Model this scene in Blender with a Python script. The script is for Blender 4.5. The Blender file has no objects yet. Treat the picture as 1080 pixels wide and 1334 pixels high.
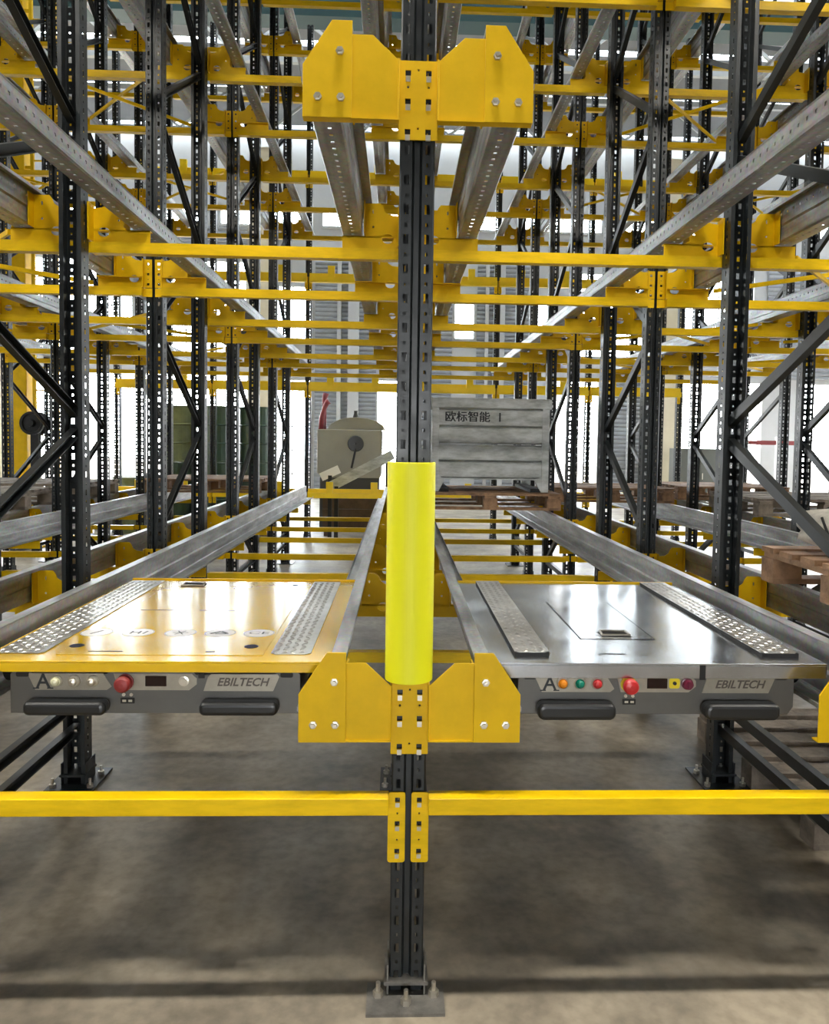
import bpy, bmesh, math, random
from mathutils import Vector, Matrix
random.seed(7)
PI = math.pi
SC = bpy.context.scene
COL = SC.collection

# ------------------------------------------------------------------ camera
F_PX, YAW, PITCH, ROLL = 990.4, 0.0370, 0.0492, 0.0149
cam = bpy.data.cameras.new('camera')
cam.sensor_fit = 'VERTICAL'
cam.sensor_height = 24.0
cam.lens = F_PX / 1334.0 * 24.0
cam.shift_x = -15.9 / 1334.0
cam.shift_y = -40.6 / 1334.0
cam.clip_start = 0.05
cam.clip_end = 300
cam_o = bpy.data.objects.new('camera', cam)
COL.objects.link(cam_o)
cam_o.matrix_world = (Matrix.Translation((-0.037, -1.977, 1.478)) @ Matrix.Rotation(-YAW, 4, 'Z')
                      @ Matrix.Rotation(PI / 2 - PITCH, 4, 'X') @ Matrix.Rotation(ROLL, 4, 'Z'))
SC.camera = cam_o

# ------------------------------------------------------------------ world, exposure
world = bpy.data.worlds.new('overcast_sky')
SC.world = world
world.use_nodes = True
bg = world.node_tree.nodes['Background']
bg.inputs[0].default_value = (0.95, 0.98, 1.0, 1)
bg.inputs[1].default_value = 22.0
SC.view_settings.view_transform = 'Standard'
SC.view_settings.look = 'None'
SC.view_settings.gamma = 1.0
SC.view_settings.use_curve_mapping = False
SC.view_settings.exposure = 0.12

# ------------------------------------------------------------------ materials
MATS = {}
def mat(name, col, rough=0.5, metal=0.0, noise=0.0, nscale=8.0, bump=0.0, bscale=60.0, col2=None, rnoise=0.0, spec=0.5, stretch=None, coat=0.0):
    if name in MATS: return MATS[name]
    m = bpy.data.materials.new(name); m.use_nodes = True
    nt = m.node_tree; b = nt.nodes['Principled BSDF']
    b.inputs['Base Color'].default_value = (*col, 1)
    b.inputs['Roughness'].default_value = rough
    b.inputs['Metallic'].default_value = metal
    b.inputs['Specular IOR Level'].default_value = spec
    if coat: b.inputs['Coat Weight'].default_value = coat; b.inputs['Coat Roughness'].default_value = 0.13
    if noise or bump or rnoise:
        tc = nt.nodes.new('ShaderNodeTexCoord')
        src = tc.outputs['Object']
        if stretch:
            mp = nt.nodes.new('ShaderNodeMapping'); mp.inputs['Scale'].default_value = stretch
            nt.links.new(src, mp.inputs[0]); src = mp.outputs[0]
        n = nt.nodes.new('ShaderNodeTexNoise'); n.inputs['Scale'].default_value = nscale
        n.inputs['Detail'].default_value = 5; n.inputs['Roughness'].default_value = 0.65
        nt.links.new(src, n.inputs['Vector'])
        if noise:
            r = nt.nodes.new('ShaderNodeValToRGB')
            c2 = col2 or tuple(c * (1 - noise) for c in col)
            r.color_ramp.elements[0].position = 0.35; r.color_ramp.elements[1].position = 0.62
            r.color_ramp.elements[0].color = (*c2, 1); r.color_ramp.elements[1].color = (*col, 1)
            nt.links.new(n.outputs['Fac'], r.inputs[0]); nt.links.new(r.outputs[0], b.inputs['Base Color'])
        if rnoise:
            mr = nt.nodes.new('ShaderNodeMapRange')
            mr.inputs['From Min'].default_value = 0.3; mr.inputs['From Max'].default_value = 0.7
            mr.inputs['To Min'].default_value = max(0.03, rough - rnoise); mr.inputs['To Max'].default_value = min(1, rough + rnoise)
            nt.links.new(n.outputs['Fac'], mr.inputs['Value']); nt.links.new(mr.outputs[0], b.inputs['Roughness'])
        if bump:
            n2 = nt.nodes.new('ShaderNodeTexNoise'); n2.inputs['Scale'].default_value = bscale; n2.inputs['Detail'].default_value = 4
            nt.links.new(src, n2.inputs['Vector'])
            bp = nt.nodes.new('ShaderNodeBump'); bp.inputs['Strength'].default_value = bump; bp.inputs['Distance'].default_value = 0.01
            nt.links.new(n2.outputs['Fac'], bp.inputs['Height']); nt.links.new(bp.outputs[0], b.inputs['Normal'])
    MATS[name] = m
    return m

def galv_mat():
    m = bpy.data.materials.new('galvanised_steel'); m.use_nodes = True
    nt = m.node_tree; b = nt.nodes['Principled BSDF']
    tc = nt.nodes.new('ShaderNodeTexCoord')
    vo = nt.nodes.new('ShaderNodeTexVoronoi'); vo.inputs['Scale'].default_value = 70
    no = nt.nodes.new('ShaderNodeTexNoise'); no.inputs['Scale'].default_value = 6; no.inputs['Detail'].default_value = 6
    mp = nt.nodes.new('ShaderNodeMapping'); mp.inputs['Scale'].default_value = (4, 0.5, 4)
    nt.links.new(tc.outputs['Object'], vo.inputs['Vector']); nt.links.new(tc.outputs['Object'], mp.inputs[0]); nt.links.new(mp.outputs[0], no.inputs['Vector'])
    r = nt.nodes.new('ShaderNodeValToRGB')
    r.color_ramp.elements[0].position = 0.3; r.color_ramp.elements[0].color = (0.24, 0.24, 0.24, 1)
    r.color_ramp.elements[1].position = 0.68; r.color_ramp.elements[1].color = (0.56, 0.57, 0.57, 1)
    nt.links.new(no.outputs['Fac'], r.inputs[0])
    mx = nt.nodes.new('ShaderNodeMix'); mx.data_type = 'RGBA'; mx.blend_type = 'MULTIPLY'; mx.inputs[0].default_value = 0.25
    nt.links.new(r.outputs[0], mx.inputs[6]); nt.links.new(vo.outputs['Color'], mx.inputs[7])
    nt.links.new(mx.outputs[2], b.inputs['Base Color'])
    b.inputs['Metallic'].default_value = 0.55; b.inputs['Roughness'].default_value = 0.42
    return m

def floor_mat():
    m = bpy.data.materials.new('worn_concrete'); m.use_nodes = True
    nt = m.node_tree; b = nt.nodes['Principled BSDF']
    tc = nt.nodes.new('ShaderNodeTexCoord')
    n1 = nt.nodes.new('ShaderNodeTexNoise'); n1.inputs['Scale'].default_value = 1.6; n1.inputs['Detail'].default_value = 8; n1.inputs['Roughness'].default_value = 0.6
    n2 = nt.nodes.new('ShaderNodeTexNoise'); n2.inputs['Scale'].default_value = 22; n2.inputs['Detail'].default_value = 6
    for n in (n1, n2): nt.links.new(tc.outputs['Object'], n.inputs['Vector'])
    r = nt.nodes.new('ShaderNodeValToRGB')
    r.color_ramp.elements[0].position = 0.33; r.color_ramp.elements[0].color = (0.10, 0.085, 0.062, 1)
    r.color_ramp.elements[1].position = 0.66; r.color_ramp.elements[1].color = (0.38, 0.325, 0.245, 1)
    nt.links.new(n1.outputs['Fac'], r.inputs[0])
    r2 = nt.nodes.new('ShaderNodeValToRGB')
    r2.color_ramp.elements[0].position = 0.3; r2.color_ramp.elements[0].color = (0.72, 0.72, 0.72, 1)
    r2.color_ramp.elements[1].position = 0.6; r2.color_ramp.elements[1].color = (1, 1, 1, 1)
    nt.links.new(n2.outputs['Fac'], r2.inputs[0])
    mx = nt.nodes.new('ShaderNodeMix'); mx.data_type = 'RGBA'; mx.blend_type = 'MULTIPLY'; mx.inputs[0].default_value = 1
    nt.links.new(r.outputs[0], mx.inputs[6]); nt.links.new(r2.outputs[0], mx.inputs[7])
    nt.links.new(mx.outputs[2], b.inputs['Base Color'])
    b.inputs['Roughness'].default_value = 0.48
    bp = nt.nodes.new('ShaderNodeBump'); bp.inputs['Strength'].default_value = 0.12; bp.inputs['Distance'].default_value = 0.01
    nt.links.new(n2.outputs['Fac'], bp.inputs['Height']); nt.links.new(bp.outputs[0], b.inputs['Normal'])
    return m

def glass_mat():
    m = bpy.data.materials.new('window_glass'); m.use_nodes = True
    nt = m.node_tree; nt.nodes.remove(nt.nodes['Principled BSDF'])
    t = nt.nodes.new('ShaderNodeBsdfTransparent'); g = nt.nodes.new('ShaderNodeBsdfGlossy'); g.inputs['Roughness'].default_value = 0.1
    t.inputs[0].default_value = (0.93, 0.96, 0.97, 1)
    x = nt.nodes.new('ShaderNodeMixShader'); x.inputs[0].default_value = 0.06
    nt.links.new(t.outputs[0], x.inputs[1]); nt.links.new(g.outputs[0], x.inputs[2])
    nt.links.new(x.outputs[0], nt.nodes['Material Output'].inputs['Surface'])
    return m

GALV = galv_mat(); FLOOR = floor_mat(); GLASS = glass_mat()
YEL = mat('yellow_powder_coat', (0.80, 0.50, 0.002), 0.45, noise=0.14, nscale=7, rnoise=0.08, spec=0.22)
YELB = mat('yellow_beam_paint', (0.90, 0.58, 0.002), 0.42, noise=0.2, nscale=9, rnoise=0.1, stretch=(0.6, 3, 3), spec=0.25)
DARK = mat('dark_upright_paint', (0.010, 0.014, 0.016), 0.38, noise=0.3, nscale=14, rnoise=0.08)
BRACE = mat('dark_brace_paint', (0.011, 0.014, 0.015), 0.4, noise=0.25, nscale=10)
BOLT = mat('zinc_bolt', (0.62, 0.58, 0.50), 0.32, 0.9)
GUARD = mat('fluorescent_yellow_plastic', (0.86, 0.84, 0.006), 0.5, noise=0.04, nscale=3)
STEEL = mat('brushed_stainless', (0.56, 0.58, 0.61), 0.2, 0.95, rnoise=0.08, nscale=4, bump=0.04, bscale=9)
STEELF = mat('fascia_steel', (0.13, 0.127, 0.12), 0.4, 0.4, noise=0.15, nscale=6)
LIDY = mat('yellow_gloss_lid', (0.84, 0.53, 0.006), 0.2, noise=0.05, nscale=4, coat=1.0)
TREAD = mat('aluminium_tread_plate', (0.60, 0.59, 0.57), 0.34, 0.85, noise=0.25, nscale=12)
PLATE = mat('engraved_name_plate', (0.40, 0.37, 0.31), 0.35, 0.6, noise=0.15, nscale=20)
BLACK = mat('black_rubber', (0.012, 0.013, 0.014), 0.33)
BLACKM = mat('matt_black', (0.010, 0.010, 0.010), 0.7)
RED = mat('red_plastic', (0.50, 0.018, 0.02), 0.35)
REDD = mat('dull_red_plastic', (0.24, 0.02, 0.02), 0.5)
GREEN = mat('green_lens', (0.0, 0.20, 0.13), 0.2)
ORANGE = mat('amber_lens', (0.75, 0.25, 0.01), 0.2)
CLEARL = mat('pale_lens', (0.62, 0.60, 0.40), 0.2)
YKEY = mat('yellow_key_label', (0.85, 0.68, 0.02), 0.4)
PURP = mat('dark_red_knob', (0.12, 0.01, 0.03), 0.3)
DISP = mat('dark_display', (0.015, 0.004, 0.004), 0.12)
WHITE = mat('white_sticker', (0.82, 0.81, 0.78), 0.35)
INK = mat('black_ink', (0.02, 0.025, 0.03), 0.6)
INKB = mat('brown_ink', (0.10, 0.085, 0.07), 0.6)
WOOD = mat('pallet_wood', (0.36, 0.21, 0.115), 0.75, noise=0.55, nscale=9, bump=0.3, stretch=(1, 1, 1))
WOODG = mat('weathered_wood', (0.30, 0.25, 0.20), 0.8, noise=0.5, nscale=8, bump=0.3)
BIN = mat('worn_grey_bin_paint', (0.58, 0.61, 0.61), 0.55, noise=0.6, nscale=4, col2=(0.30, 0.315, 0.30), stretch=(1.0, 1, 3.0))
DRUMG = mat('dark_green_drum_paint', (0.035, 0.075, 0.05), 0.35, noise=0.3, nscale=5)
DRUMO = mat('olive_green_drum_paint', (0.17, 0.21, 0.11), 0.4, noise=0.3, nscale=5)
CREAM = mat('cream_wall_paint', (0.62, 0.55, 0.40), 0.7, noise=0.1, nscale=2)
MACH = mat('putty_machine_paint', (0.30, 0.295, 0.26), 0.5, noise=0.1, nscale=3)
WALLM = mat('white_wall_panel', (0.48, 0.49, 0.50), 0.7, noise=0.1, nscale=1)
CLAD = mat('grey_cladding', (0.34, 0.36, 0.39), 0.5, 0.2, noise=0.15, nscale=1.5)
ROOFM = mat('grey_roof_sheet', (0.22, 0.23, 0.25), 0.6, noise=0.15, nscale=1)
TRUSS = mat('pale_truss_paint', (0.5, 0.52, 0.53), 0.5)
TEAL = mat('teal_crane_paint', (0.004, 0.045, 0.045), 0.5)
MAROON = mat('maroon_hose', (0.22, 0.03, 0.045), 0.45)
SACK = mat('white_woven_sack', (0.66, 0.62, 0.54), 0.8, noise=0.3, nscale=14, bump=0.4, bscale=25)

# ------------------------------------------------------------------ mesh helpers
class MB:
    def __init__(s): s.v = []; s.f = []
    def add(s, vs, fs):
        o = len(s.v); s.v += [tuple(v) for v in vs]; s.f += [tuple(i + o for i in f) for f in fs]; return s
    def box(s, x0, x1, y0, y1, z0, z1):
        return s.add([(x0,y0,z0),(x1,y0,z0),(x1,y1,z0),(x0,y1,z0),(x0,y0,z1),(x1,y0,z1),(x1,y1,z1),(x0,y1,z1)],
                     [(0,3,2,1),(4,5,6,7),(0,1,5,4),(1,2,6,5),(2,3,7,6),(3,0,4,7)])
    def prism(s, poly, axis, a, b):
        """poly: 2-D outline in the other two axes (x:(y,z) y:(x,z) z:(x,y))"""
        def p(q, t):
            return {'x': (t, q[0], q[1]), 'y': (q[0], t, q[1]), 'z': (q[0], q[1], t)}[axis]
        n = len(poly)
        vs = [p(q, a) for q in poly] + [p(q, b) for q in poly]
        fs = [tuple(range(n))[::-1], tuple(range(n, 2 * n))] + [(i, (i + 1) % n, (i + 1) % n + n, i + n) for i in range(n)]
        return s.add(vs, fs)
    def lathe(s, prof, c, axis='z', n=20):
        """prof: (radius, height) pairs along axis from c"""
        vs = []
        for r, h in prof:
            for i in range(n):
                a = 2 * PI * i / n; u, w = r * math.cos(a), r * math.sin(a)
                d = {'z': (u, w, h), 'y': (u, h, w), 'x': (h, u, w)}[axis]
                vs.append((c[0] + d[0], c[1] + d[1], c[2] + d[2]))
        fs = []
        for k in range(len(prof) - 1):
            for i in range(n):
                j = (i + 1) % n
                fs.append((k*n+i, k*n+j, (k+1)*n+j, (k+1)*n+i))
        fs.append(tuple(range(n))[::-1]); fs.append(tuple(range((len(prof)-1)*n, len(prof)*n)))
        return s.add(vs, fs)
    def tube(s, pts, r, n=8):
        pts = [Vector(p) for p in pts]; vs = []; up = Vector((0.123, 0.3, 1)).normalized()
        for i, p in enumerate(pts):
            d = (pts[min(i+1, len(pts)-1)] - pts[max(i-1, 0)]).normalized()
            a = d.cross(up).normalized(); b = a.cross(d)
            rr = r[i] if isinstance(r, (list, tuple)) else r
            vs += [p + rr * (math.cos(2*PI*k/n) * a + math.sin(2*PI*k/n) * b) for k in range(n)]
        fs = [(i*n+k, i*n+(k+1)%n, (i+1)*n+(k+1)%n, (i+1)*n+k) for i in range(len(pts)-1) for k in range(n)]
        fs += [tuple(range(n))[::-1], tuple(range((len(pts)-1)*n, len(pts)*n))]
        return s.add(vs, fs)
    def bar(s, p0, p1, w, h, side=(1, 0, 0)):
        """rectangular bar from p0 to p1; w along `side`, h across"""
        p0, p1 = Vector(p0), Vector(p1); d = (p1 - p0).normalized(); sd = Vector(side); sd = (sd - d * sd.dot(d)).normalized(); n = d.cross(sd)
        vs = []
        for p in (p0, p1):
            for a, b in ((-1,-1),(1,-1),(1,1),(-1,1)): vs.append(p + sd * a * w / 2 + n * b * h / 2)
        return s.add(vs, [(0,1,2,3),(7,6,5,4),(0,4,5,1),(1,5,6,2),(2,6,7,3),(3,7,4,0)])
    def channel(s, p0, p1, w, h, t=0.004, side=(1, 0, 0)):
        """U channel from p0 to p1: web of height h, flanges reaching w along `side`"""
        p0, p1 = Vector(p0), Vector(p1); d = (p1 - p0).normalized(); sd = Vector(side); n = d.cross(sd)
        out = [(-w/2,-h/2),(w/2,-h/2),(w/2,-h/2+t),(-w/2+t,-h/2+t),(-w/2+t,h/2-t),(w/2,h/2-t),(w/2,h/2),(-w/2,h/2)]
        vs = [p + sd * a + n * b for p in (p0, p1) for a, b in out]
        q = [(0,1,2,3),(0,3,4,7),(4,5,6,7)]
        fs = q + [tuple(i + 8 for i in f)[::-1] for f in q] + [(i, i+8, (i+1)%8+8, (i+1)%8) for i in range(8)]
        return s.add(vs, fs)
    def grid(s, pos, S, T, holes):
        """sheet over breaks S x T mapped by pos(s,t); cells in `holes` left open"""
        o = len(s.v); nT = len(T)
        s.v += [tuple(pos(a, b)) for a in S for b in T]
        for i in range(len(S) - 1):
            for j in range(nT - 1):
                if (i, j) not in holes:
                    s.f.append((o+i*nT+j, o+(i+1)*nT+j, o+(i+1)*nT+j+1, o+i*nT+j+1))
        return s
    def mesh(s, name, m, smooth=False):
        me = bpy.data.meshes.new(name); me.from_pydata(s.v, [], s.f)
        bm = bmesh.new(); bm.from_mesh(me); bmesh.ops.recalc_face_normals(bm, faces=bm.faces); bm.to_mesh(me); bm.free()
        if m: me.materials.append(m)
        if smooth:
            me.shade_smooth()
        return me
    def build(s, name, m, parent=None, loc=(0,0,0), smooth=False, bevel=0):
        return put(name, s.mesh(name, m, smooth), parent, loc, bevel=bevel)

def put(name, me, parent=None, loc=(0,0,0), rz=0, bevel=0):
    o = bpy.data.objects.new(name, me); COL.objects.link(o); o.parent = parent; o.location = loc
    if rz: o.rotation_euler[2] = rz
    if bevel:
        b = o.modifiers.new('bevel', 'BEVEL'); b.width = bevel; b.segments = 3; b.limit_method = 'ANGLE'; b.angle_limit = 0.7
    return o

def plate_mesh(name, outer, holes, t, m, plane='xz', off=0.0):
    """flat plate with cut-outs; plane 'xz' (thick along y) or 'xy' (thick along z)"""
    bm = bmesh.new(); E = []
    for loop in [outer] + list(holes):
        vs = [bm.verts.new((p[0], off, p[1]) if plane == 'xz' else (p[0], p[1], off)) for p in loop]
        E += [bm.edges.new((vs[i], vs[(i+1) % len(vs)])) for i in range(len(vs))]
    bmesh.ops.triangle_fill(bm, use_beauty=True, use_dissolve=False, edges=E)
    r = bmesh.ops.extrude_face_region(bm, geom=bm.faces[:])
    d = (0, t, 0) if plane == 'xz' else (0, 0, t)
    bmesh.ops.translate(bm, vec=d, verts=[g for g in r['geom'] if isinstance(g, bmesh.types.BMVert)])
    bmesh.ops.recalc_face_normals(bm, faces=bm.faces)
    me = bpy.data.meshes.new(name); bm.to_mesh(me); bm.free(); me.materials.append(m)
    return me

def rect(cx, cz, w, h): return [(cx-w/2, cz-h/2), (cx+w/2, cz-h/2), (cx+w/2, cz+h/2), (cx-w/2, cz+h/2)]
def oval(cx, cz, w, h, n=16): return [(cx + w/2*math.cos(2*PI*i/n), cz + h/2*math.sin(2*PI*i/n)) for i in range(n)]
def rrect(cx, cz, w, h, r, n=4):
    out = []
    for sx, sz, a0 in ((1,-1,-PI/2),(1,1,0),(-1,1,PI/2),(-1,-1,PI)):
        for i in range(n + 1):
            a = a0 + PI/2*i/n; out.append((cx + sx*(w/2-r) + r*math.cos(a), cz + sz*(h/2-r) + r*math.sin(a)))
    return out

def tag(o, label=None, cat=None, group=None, kind='thing'):
    if label: o['label'] = label
    if cat: o['category'] = cat
    if group: o['group'] = group
    o['kind'] = kind
    return o
def thing(name, label, cat, loc=(0,0,0), rz=0, group=None):
    o = bpy.data.objects.new(name, None); COL.objects.link(o); o.location = loc; o.rotation_euler[2] = rz; o.empty_display_size = 0.1
    return tag(o, label, cat, group)
def struct(o, label, cat): return tag(o, label, cat, None, 'structure')

_tc = {}
def text_mesh(s, size, m, shear=0.0, depth=0.0006, bold=0.0):
    cu = bpy.data.curves.new('lettering', 'FONT'); cu.body = s; cu.size = size; cu.align_x = 'CENTER'; cu.align_y = 'CENTER'
    cu.shear = shear; cu.extrude = depth; cu.offset = bold; cu.resolution_u = 3
    o = bpy.data.objects.new('lettering', cu); COL.objects.link(o)
    bpy.context.view_layer.update()
    me = bpy.data.meshes.new_from_object(o.evaluated_get(bpy.context.evaluated_depsgraph_get()))
    bpy.data.objects.remove(o); bpy.data.curves.remove(cu)
    me.materials.clear(); me.materials.append(m); me.name = 'lettering'
    return me
def put_text(name, s, size, m, parent, loc, rot=(PI/2, 0, 0), sx=1.0, **k):
    o = put(name, text_mesh(s, size, m, **k), parent, loc); o.rotation_euler = rot; o.scale = (sx, 1, 1)
    return o

# ------------------------------------------------------------------ layout of the racking
W = 1.40
ROWS = [-3, -2, -1, 0, 1, 2, 3]
UY = [0.0, 1.244, 2.32, 3.234, 4.274, 5.208, 6.24, 7.22]
RAIL_TOP = [0.922, 2.522, 4.155, 5.76]
BR_BOT = [0.700, 2.285, 3.918, 5.523]
BAR_BOT = [0.512, 2.262, 3.896, 5.500]
Y_END = 7.62
UP_H = 7.5
LEVEL = ['shuttle level', 'second level', 'third level', 'top level']
ORD = ['first', 'second', 'third', 'fourth', 'fifth', 'sixth', 'seventh', 'eighth']
LANE = {-1: 'yellow shuttle lane', 1: 'steel shuttle lane', -2: 'lane past yellow shuttle', 2: 'lane past steel shuttle',
        -3: 'outer lane, yellow shuttle side', 3: 'outer lane, steel shuttle side'}
ROWN = {0: 'fluorescent guard row', -1: 'row flanking yellow shuttle', 1: 'row flanking steel shuttle',
        -2: 'second row, yellow shuttle side', 2: 'second row, steel shuttle side',
        -3: 'third row, yellow shuttle side', 3: 'third row, steel shuttle side'}
def lane_x(l): return (abs(l) - 0.5) * W * (1 if l > 0 else -1)

# ------------------------------------------------------------------ hall
fl = MB().box(-45, 45, -30, 60, -0.2, 0).build('floor', FLOOR)
struct(fl, 'worn grey-brown concrete hall floor', 'floor')

YW, ZR = 18.0, 9.4
doors = [(-12.4, -4.0, 0.02, 3.2), (-3.3, -2.35, 0.02, 3.1), (7.3, 9.6, 0.02, 3.2), (-0.62, -0.12, 0.02, 3.1), (4.1, 5.2, 0.02, 3.2), (10.6, 13.2, 0.02, 3.2)]
wins = [(-9.6, -6.9, 3.7, 6.1), (-6.6, -4.0, 3.7, 6.1), (-3.3, -2.35, 4.0, 5.5), (1.35, 1.9, 4.2, 5.15), (3.45, 3.95, 4.2, 5.2), (4.5, 6.4, 3.8, 6.0), (7.4, 9.3, 3.8, 6.0)]
up_w = [(-12.5 + 2.6*i, -10.4 + 2.6*i, 7.0, 7.5) for i in range(10)]
me = plate_mesh('wall_back', [(-14, 0), (14, 0), (14, ZR), (-14, ZR)], [[(a, c), (b, c), (b, d), (a, d)] for a, b, c, d in doors + wins + up_w], 0.2, WALLM)
struct(put('wall_back', me, None, (0, YW, 0)), 'pale panelled end wall pierced by doorways and windows', 'wall')
n = 0
for (a, b, c, d) in wins + up_w + [doors[1]]:
    n += 1
    w = MB()
    for x in (a, b): w.box(x-0.03, x+0.03, -0.03, 0.1, c, d)
    for z in (c, d): w.box(a, b, -0.03, 0.1, z-0.03, z+0.03)
    wo = w.build('window_%d' % n, WALLM, None, (0, YW, 0)); struct(wo, 'white framed window in the end wall', 'window'); wo['group'] = 'end wall windows'
    m = MB()
    k = max(1, round((b - a) / 0.5))
    for i in range(1, k): x = a + (b-a)*i/k; m.box(x-0.012, x+0.012, -0.01, 0.02, c, d)
    k = max(1, round((d - c) / 0.6))
    for i in range(1, k): z = c + (d-c)*i/k; m.box(a, b, -0.01, 0.02, z-0.012, z+0.012)
    if m.v: m.build('mullion', WALLM, wo)
    MB().box(a, b, 0.03, 0.034, c, d).build('pane', GLASS, wo)

def cladding(name, x0, x1, z0, z1, y, label):
    p = 0.11; prof = []; z = z0
    while z < z1:
        prof += [(0, z), (-0.03, z + p*0.25), (-0.03, z + p*0.6), (0, z + p*0.85)]; z += p
    b = MB(); vs = [(x0, a, q) for a, q in prof] + [(x1, a, q) for a, q in prof]; k = len(prof)
    b.add(vs, [(i, i+1, i+1+k, i+k) for i in range(k-1)])
    o = b.build(name, CLAD, None, (0, y, 0)); return struct(o, label, 'cladding')
cladding('trim_1', -2.25, -0.66, 0.0, 6.1, YW - 0.02, 'grey ribbed cladding between window and narrow doorway')
cladding('trim_2', -0.08, 1.3, 0.0, 6.1, YW - 0.02, 'grey ribbed cladding beside the narrow doorway')
cladding('trim_3', 1.95, 3.4, 0.0, 6.1, YW - 0.02, 'grey ribbed cladding between the two small high windows')
cladding('trim_4', 5.25, 6.6, 0.0, 3.7, YW - 0.02, 'grey ribbed cladding before the cream pillar')
cladding('trim_5', -12.4, -4.0, 6.2, 6.9, YW - 0.02, 'grey ribbed cladding above the wide doorway')
cladding('trim_6', 9.65, 14, 3.3, 6.1, YW - 0.02, 'grey ribbed cladding at the far corner')
for i, (x, wd, mt_, lb) in enumerate([(-1.62, 0.10, WALLM, 'thin white downpipe on ribbed cladding'), (-1.25, 0.28, WALLM, 'wide white cable duct on ribbed cladding'),
                                (2.55, 0.22, WALLM, 'wide white cable duct between small windows'), (2.2, 0.08, WALLM, 'thin white downpipe between small windows')]):
    tag(MB().box(x-wd/2, x+wd/2, -0.2, -0.06, 0, 6.3).build('wall_duct', mt_, None, (0, YW, 0)), lb, 'duct')
for x, wd, lb in ((-3.58, 0.42, 'cream structural pillar beside the end window'), (6.95, 0.62, 'broad cream structural pillar at the end wall'),
                  (-10.0, 0.4, 'cream structural pillar near the wall corner')):
    b = MB().box(x-wd/2, x+wd/2, -0.5, -0.42, 0, 8.8).box(x-wd/2, x+wd/2, -0.12, -0.04, 0, 8.8).box(x-0.03, x+0.03, -0.42, -0.12, 0, 8.8)
    struct(b.build('pillar', CREAM, None, (0, YW, 0)), lb, 'pillar')
for sx, nm in ((-14, 'left'), (14, 'right')):
    hs = [[(-6 + 3*i, 1.4), (-4.4 + 3*i, 1.4), (-4.4 + 3*i, 3.0), (-6 + 3*i, 3.0)] for i in range(2, 8)] + \
         [[(-6 + 3*i, 6.4), (-4.4 + 3*i, 6.4), (-4.4 + 3*i, 7.4), (-6 + 3*i, 7.4)] for i in range(6, 8)]
    me = plate_mesh('wall_' + nm, [(-9, 0), (YW, 0), (YW, ZR), (-9, ZR)], hs, 0.2, WALLM)
    o = put('wall_' + nm, me, None, (sx, 0, 0), rz=PI/2)
    struct(o, 'pale hall side wall with tall glazed openings, ' + ('yellow shuttle side' if sx < 0 else 'steel shuttle side'), 'wall')
# roof sheets with glazed strips between them
cl = bpy.data.objects.new('ceiling', None); COL.objects.link(cl); struct(cl, 'grey sheet roof with bright rooflight strips', 'roof')
bands = [(-9.0, 7.4, 0)]
y = 7.4
while y < YW - 0.1:
    wg_ = 0.22
    bands += [(y, y + wg_, 1), (y + wg_, min(y + 2.05, YW), 0)]; y += 2.05
for ya, yb, gl_ in bands:
    if gl_: MB().box(-14, 14, ya, yb, ZR + 0.03, ZR + 0.036).build('rooflight', GLASS, cl)
    else: MB().box(-14, 14, ya, yb, ZR, ZR + 0.08).build('roof_sheet', ROOFM, cl)
me = plate_mesh('wall_front', [(-14, 0), (14, 0), (14, ZR), (-14, ZR)], [[(-1.2, 0.02), (1.2, 0.02), (1.2, 2.2), (-1.2, 2.2)]], 0.2, WALLM)
struct(put('wall_front', me, None, (0, -9.2, 0)), 'pale end wall with a wide doorway facing the racking front', 'wall')
for i, yy in enumerate((8.9, 12.2, 15.5)):
    t = MB(); t.box(-13.7, 13.7, yy-0.05, yy+0.05, 9.2, 9.32).box(-13.7, 13.7, yy-0.05, yy+0.05, 8.3, 8.42)
    to = thing('roof_truss', 'pale steel roof truss, %s above the far end' % ['nearest the racking', 'middle one', 'closest to the end wall'][i], 'truss', (0, 0, 0), 0, 'roof trusses')
    t.build('chord', TRUSS, to)
    for j in range(-13, 13):
        z0, z1 = (8.42, 9.2) if j % 2 else (9.2, 8.42)
        MB().bar((j, yy, z0), (j+1, yy, z1), 0.05, 0.05, (0, 1, 0)).build('web_bar', TRUSS, to)
LAMPE = bpy.data.materials.new('added_lamp_diffuser'); LAMPE.use_nodes = True
_b = LAMPE.node_tree.nodes['Principled BSDF']
_b.inputs['Emission Color'].default_value = (1.0, 0.95, 0.86, 1); _b.inputs['Emission Strength'].default_value = 225.0
for x, where in ((-6, 'beyond the outer lane, yellow shuttle side'), (-3, 'before the second row, yellow shuttle side'), (0, 'before the fluorescent guard'), (3, 'before the second row, steel shuttle side'), (6, 'beyond the outer lane, steel shuttle side')):
    lp = thing('added_aisle_lamp', 'long added unseen lamp hanging ' + where, 'lamp', (x, -0.42, 5.0), 0, 'added unseen lamps')  # unseen lamps added to brighten front floor, hung low to keep upper racking dim
    MB().box(-0.55, 0.55, -0.10, 0.10, 0.02, 0.10).build('housing', TRUSS, lp)
    MB().box(-0.5, 0.5, -0.08, 0.08, 0.0, 0.018).build('diffuser', LAMPE, lp)
    for sx in (-0.45, 0.45): MB().tube([(sx, 0, 0.10), (sx, 0, ZR - 5.0)], 0.008, 6).build('hanger', TRUSS, lp)
cr = thing('crane_girder', 'dark teal overhead crane girder spanning below the roof', 'crane', (0, 10.4, 0))
MB().box(-13.8, 13.8, -0.16, 0.16, 8.10, 8.42).build('girder', TEAL, cr)
MB().box(-13.8, 13.8, -0.2, 0.2, 8.42, 8.45).box(-13.8, 13.8, -0.2, 0.2, 8.07, 8.10).build('flange', TEAL, cr)

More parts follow.
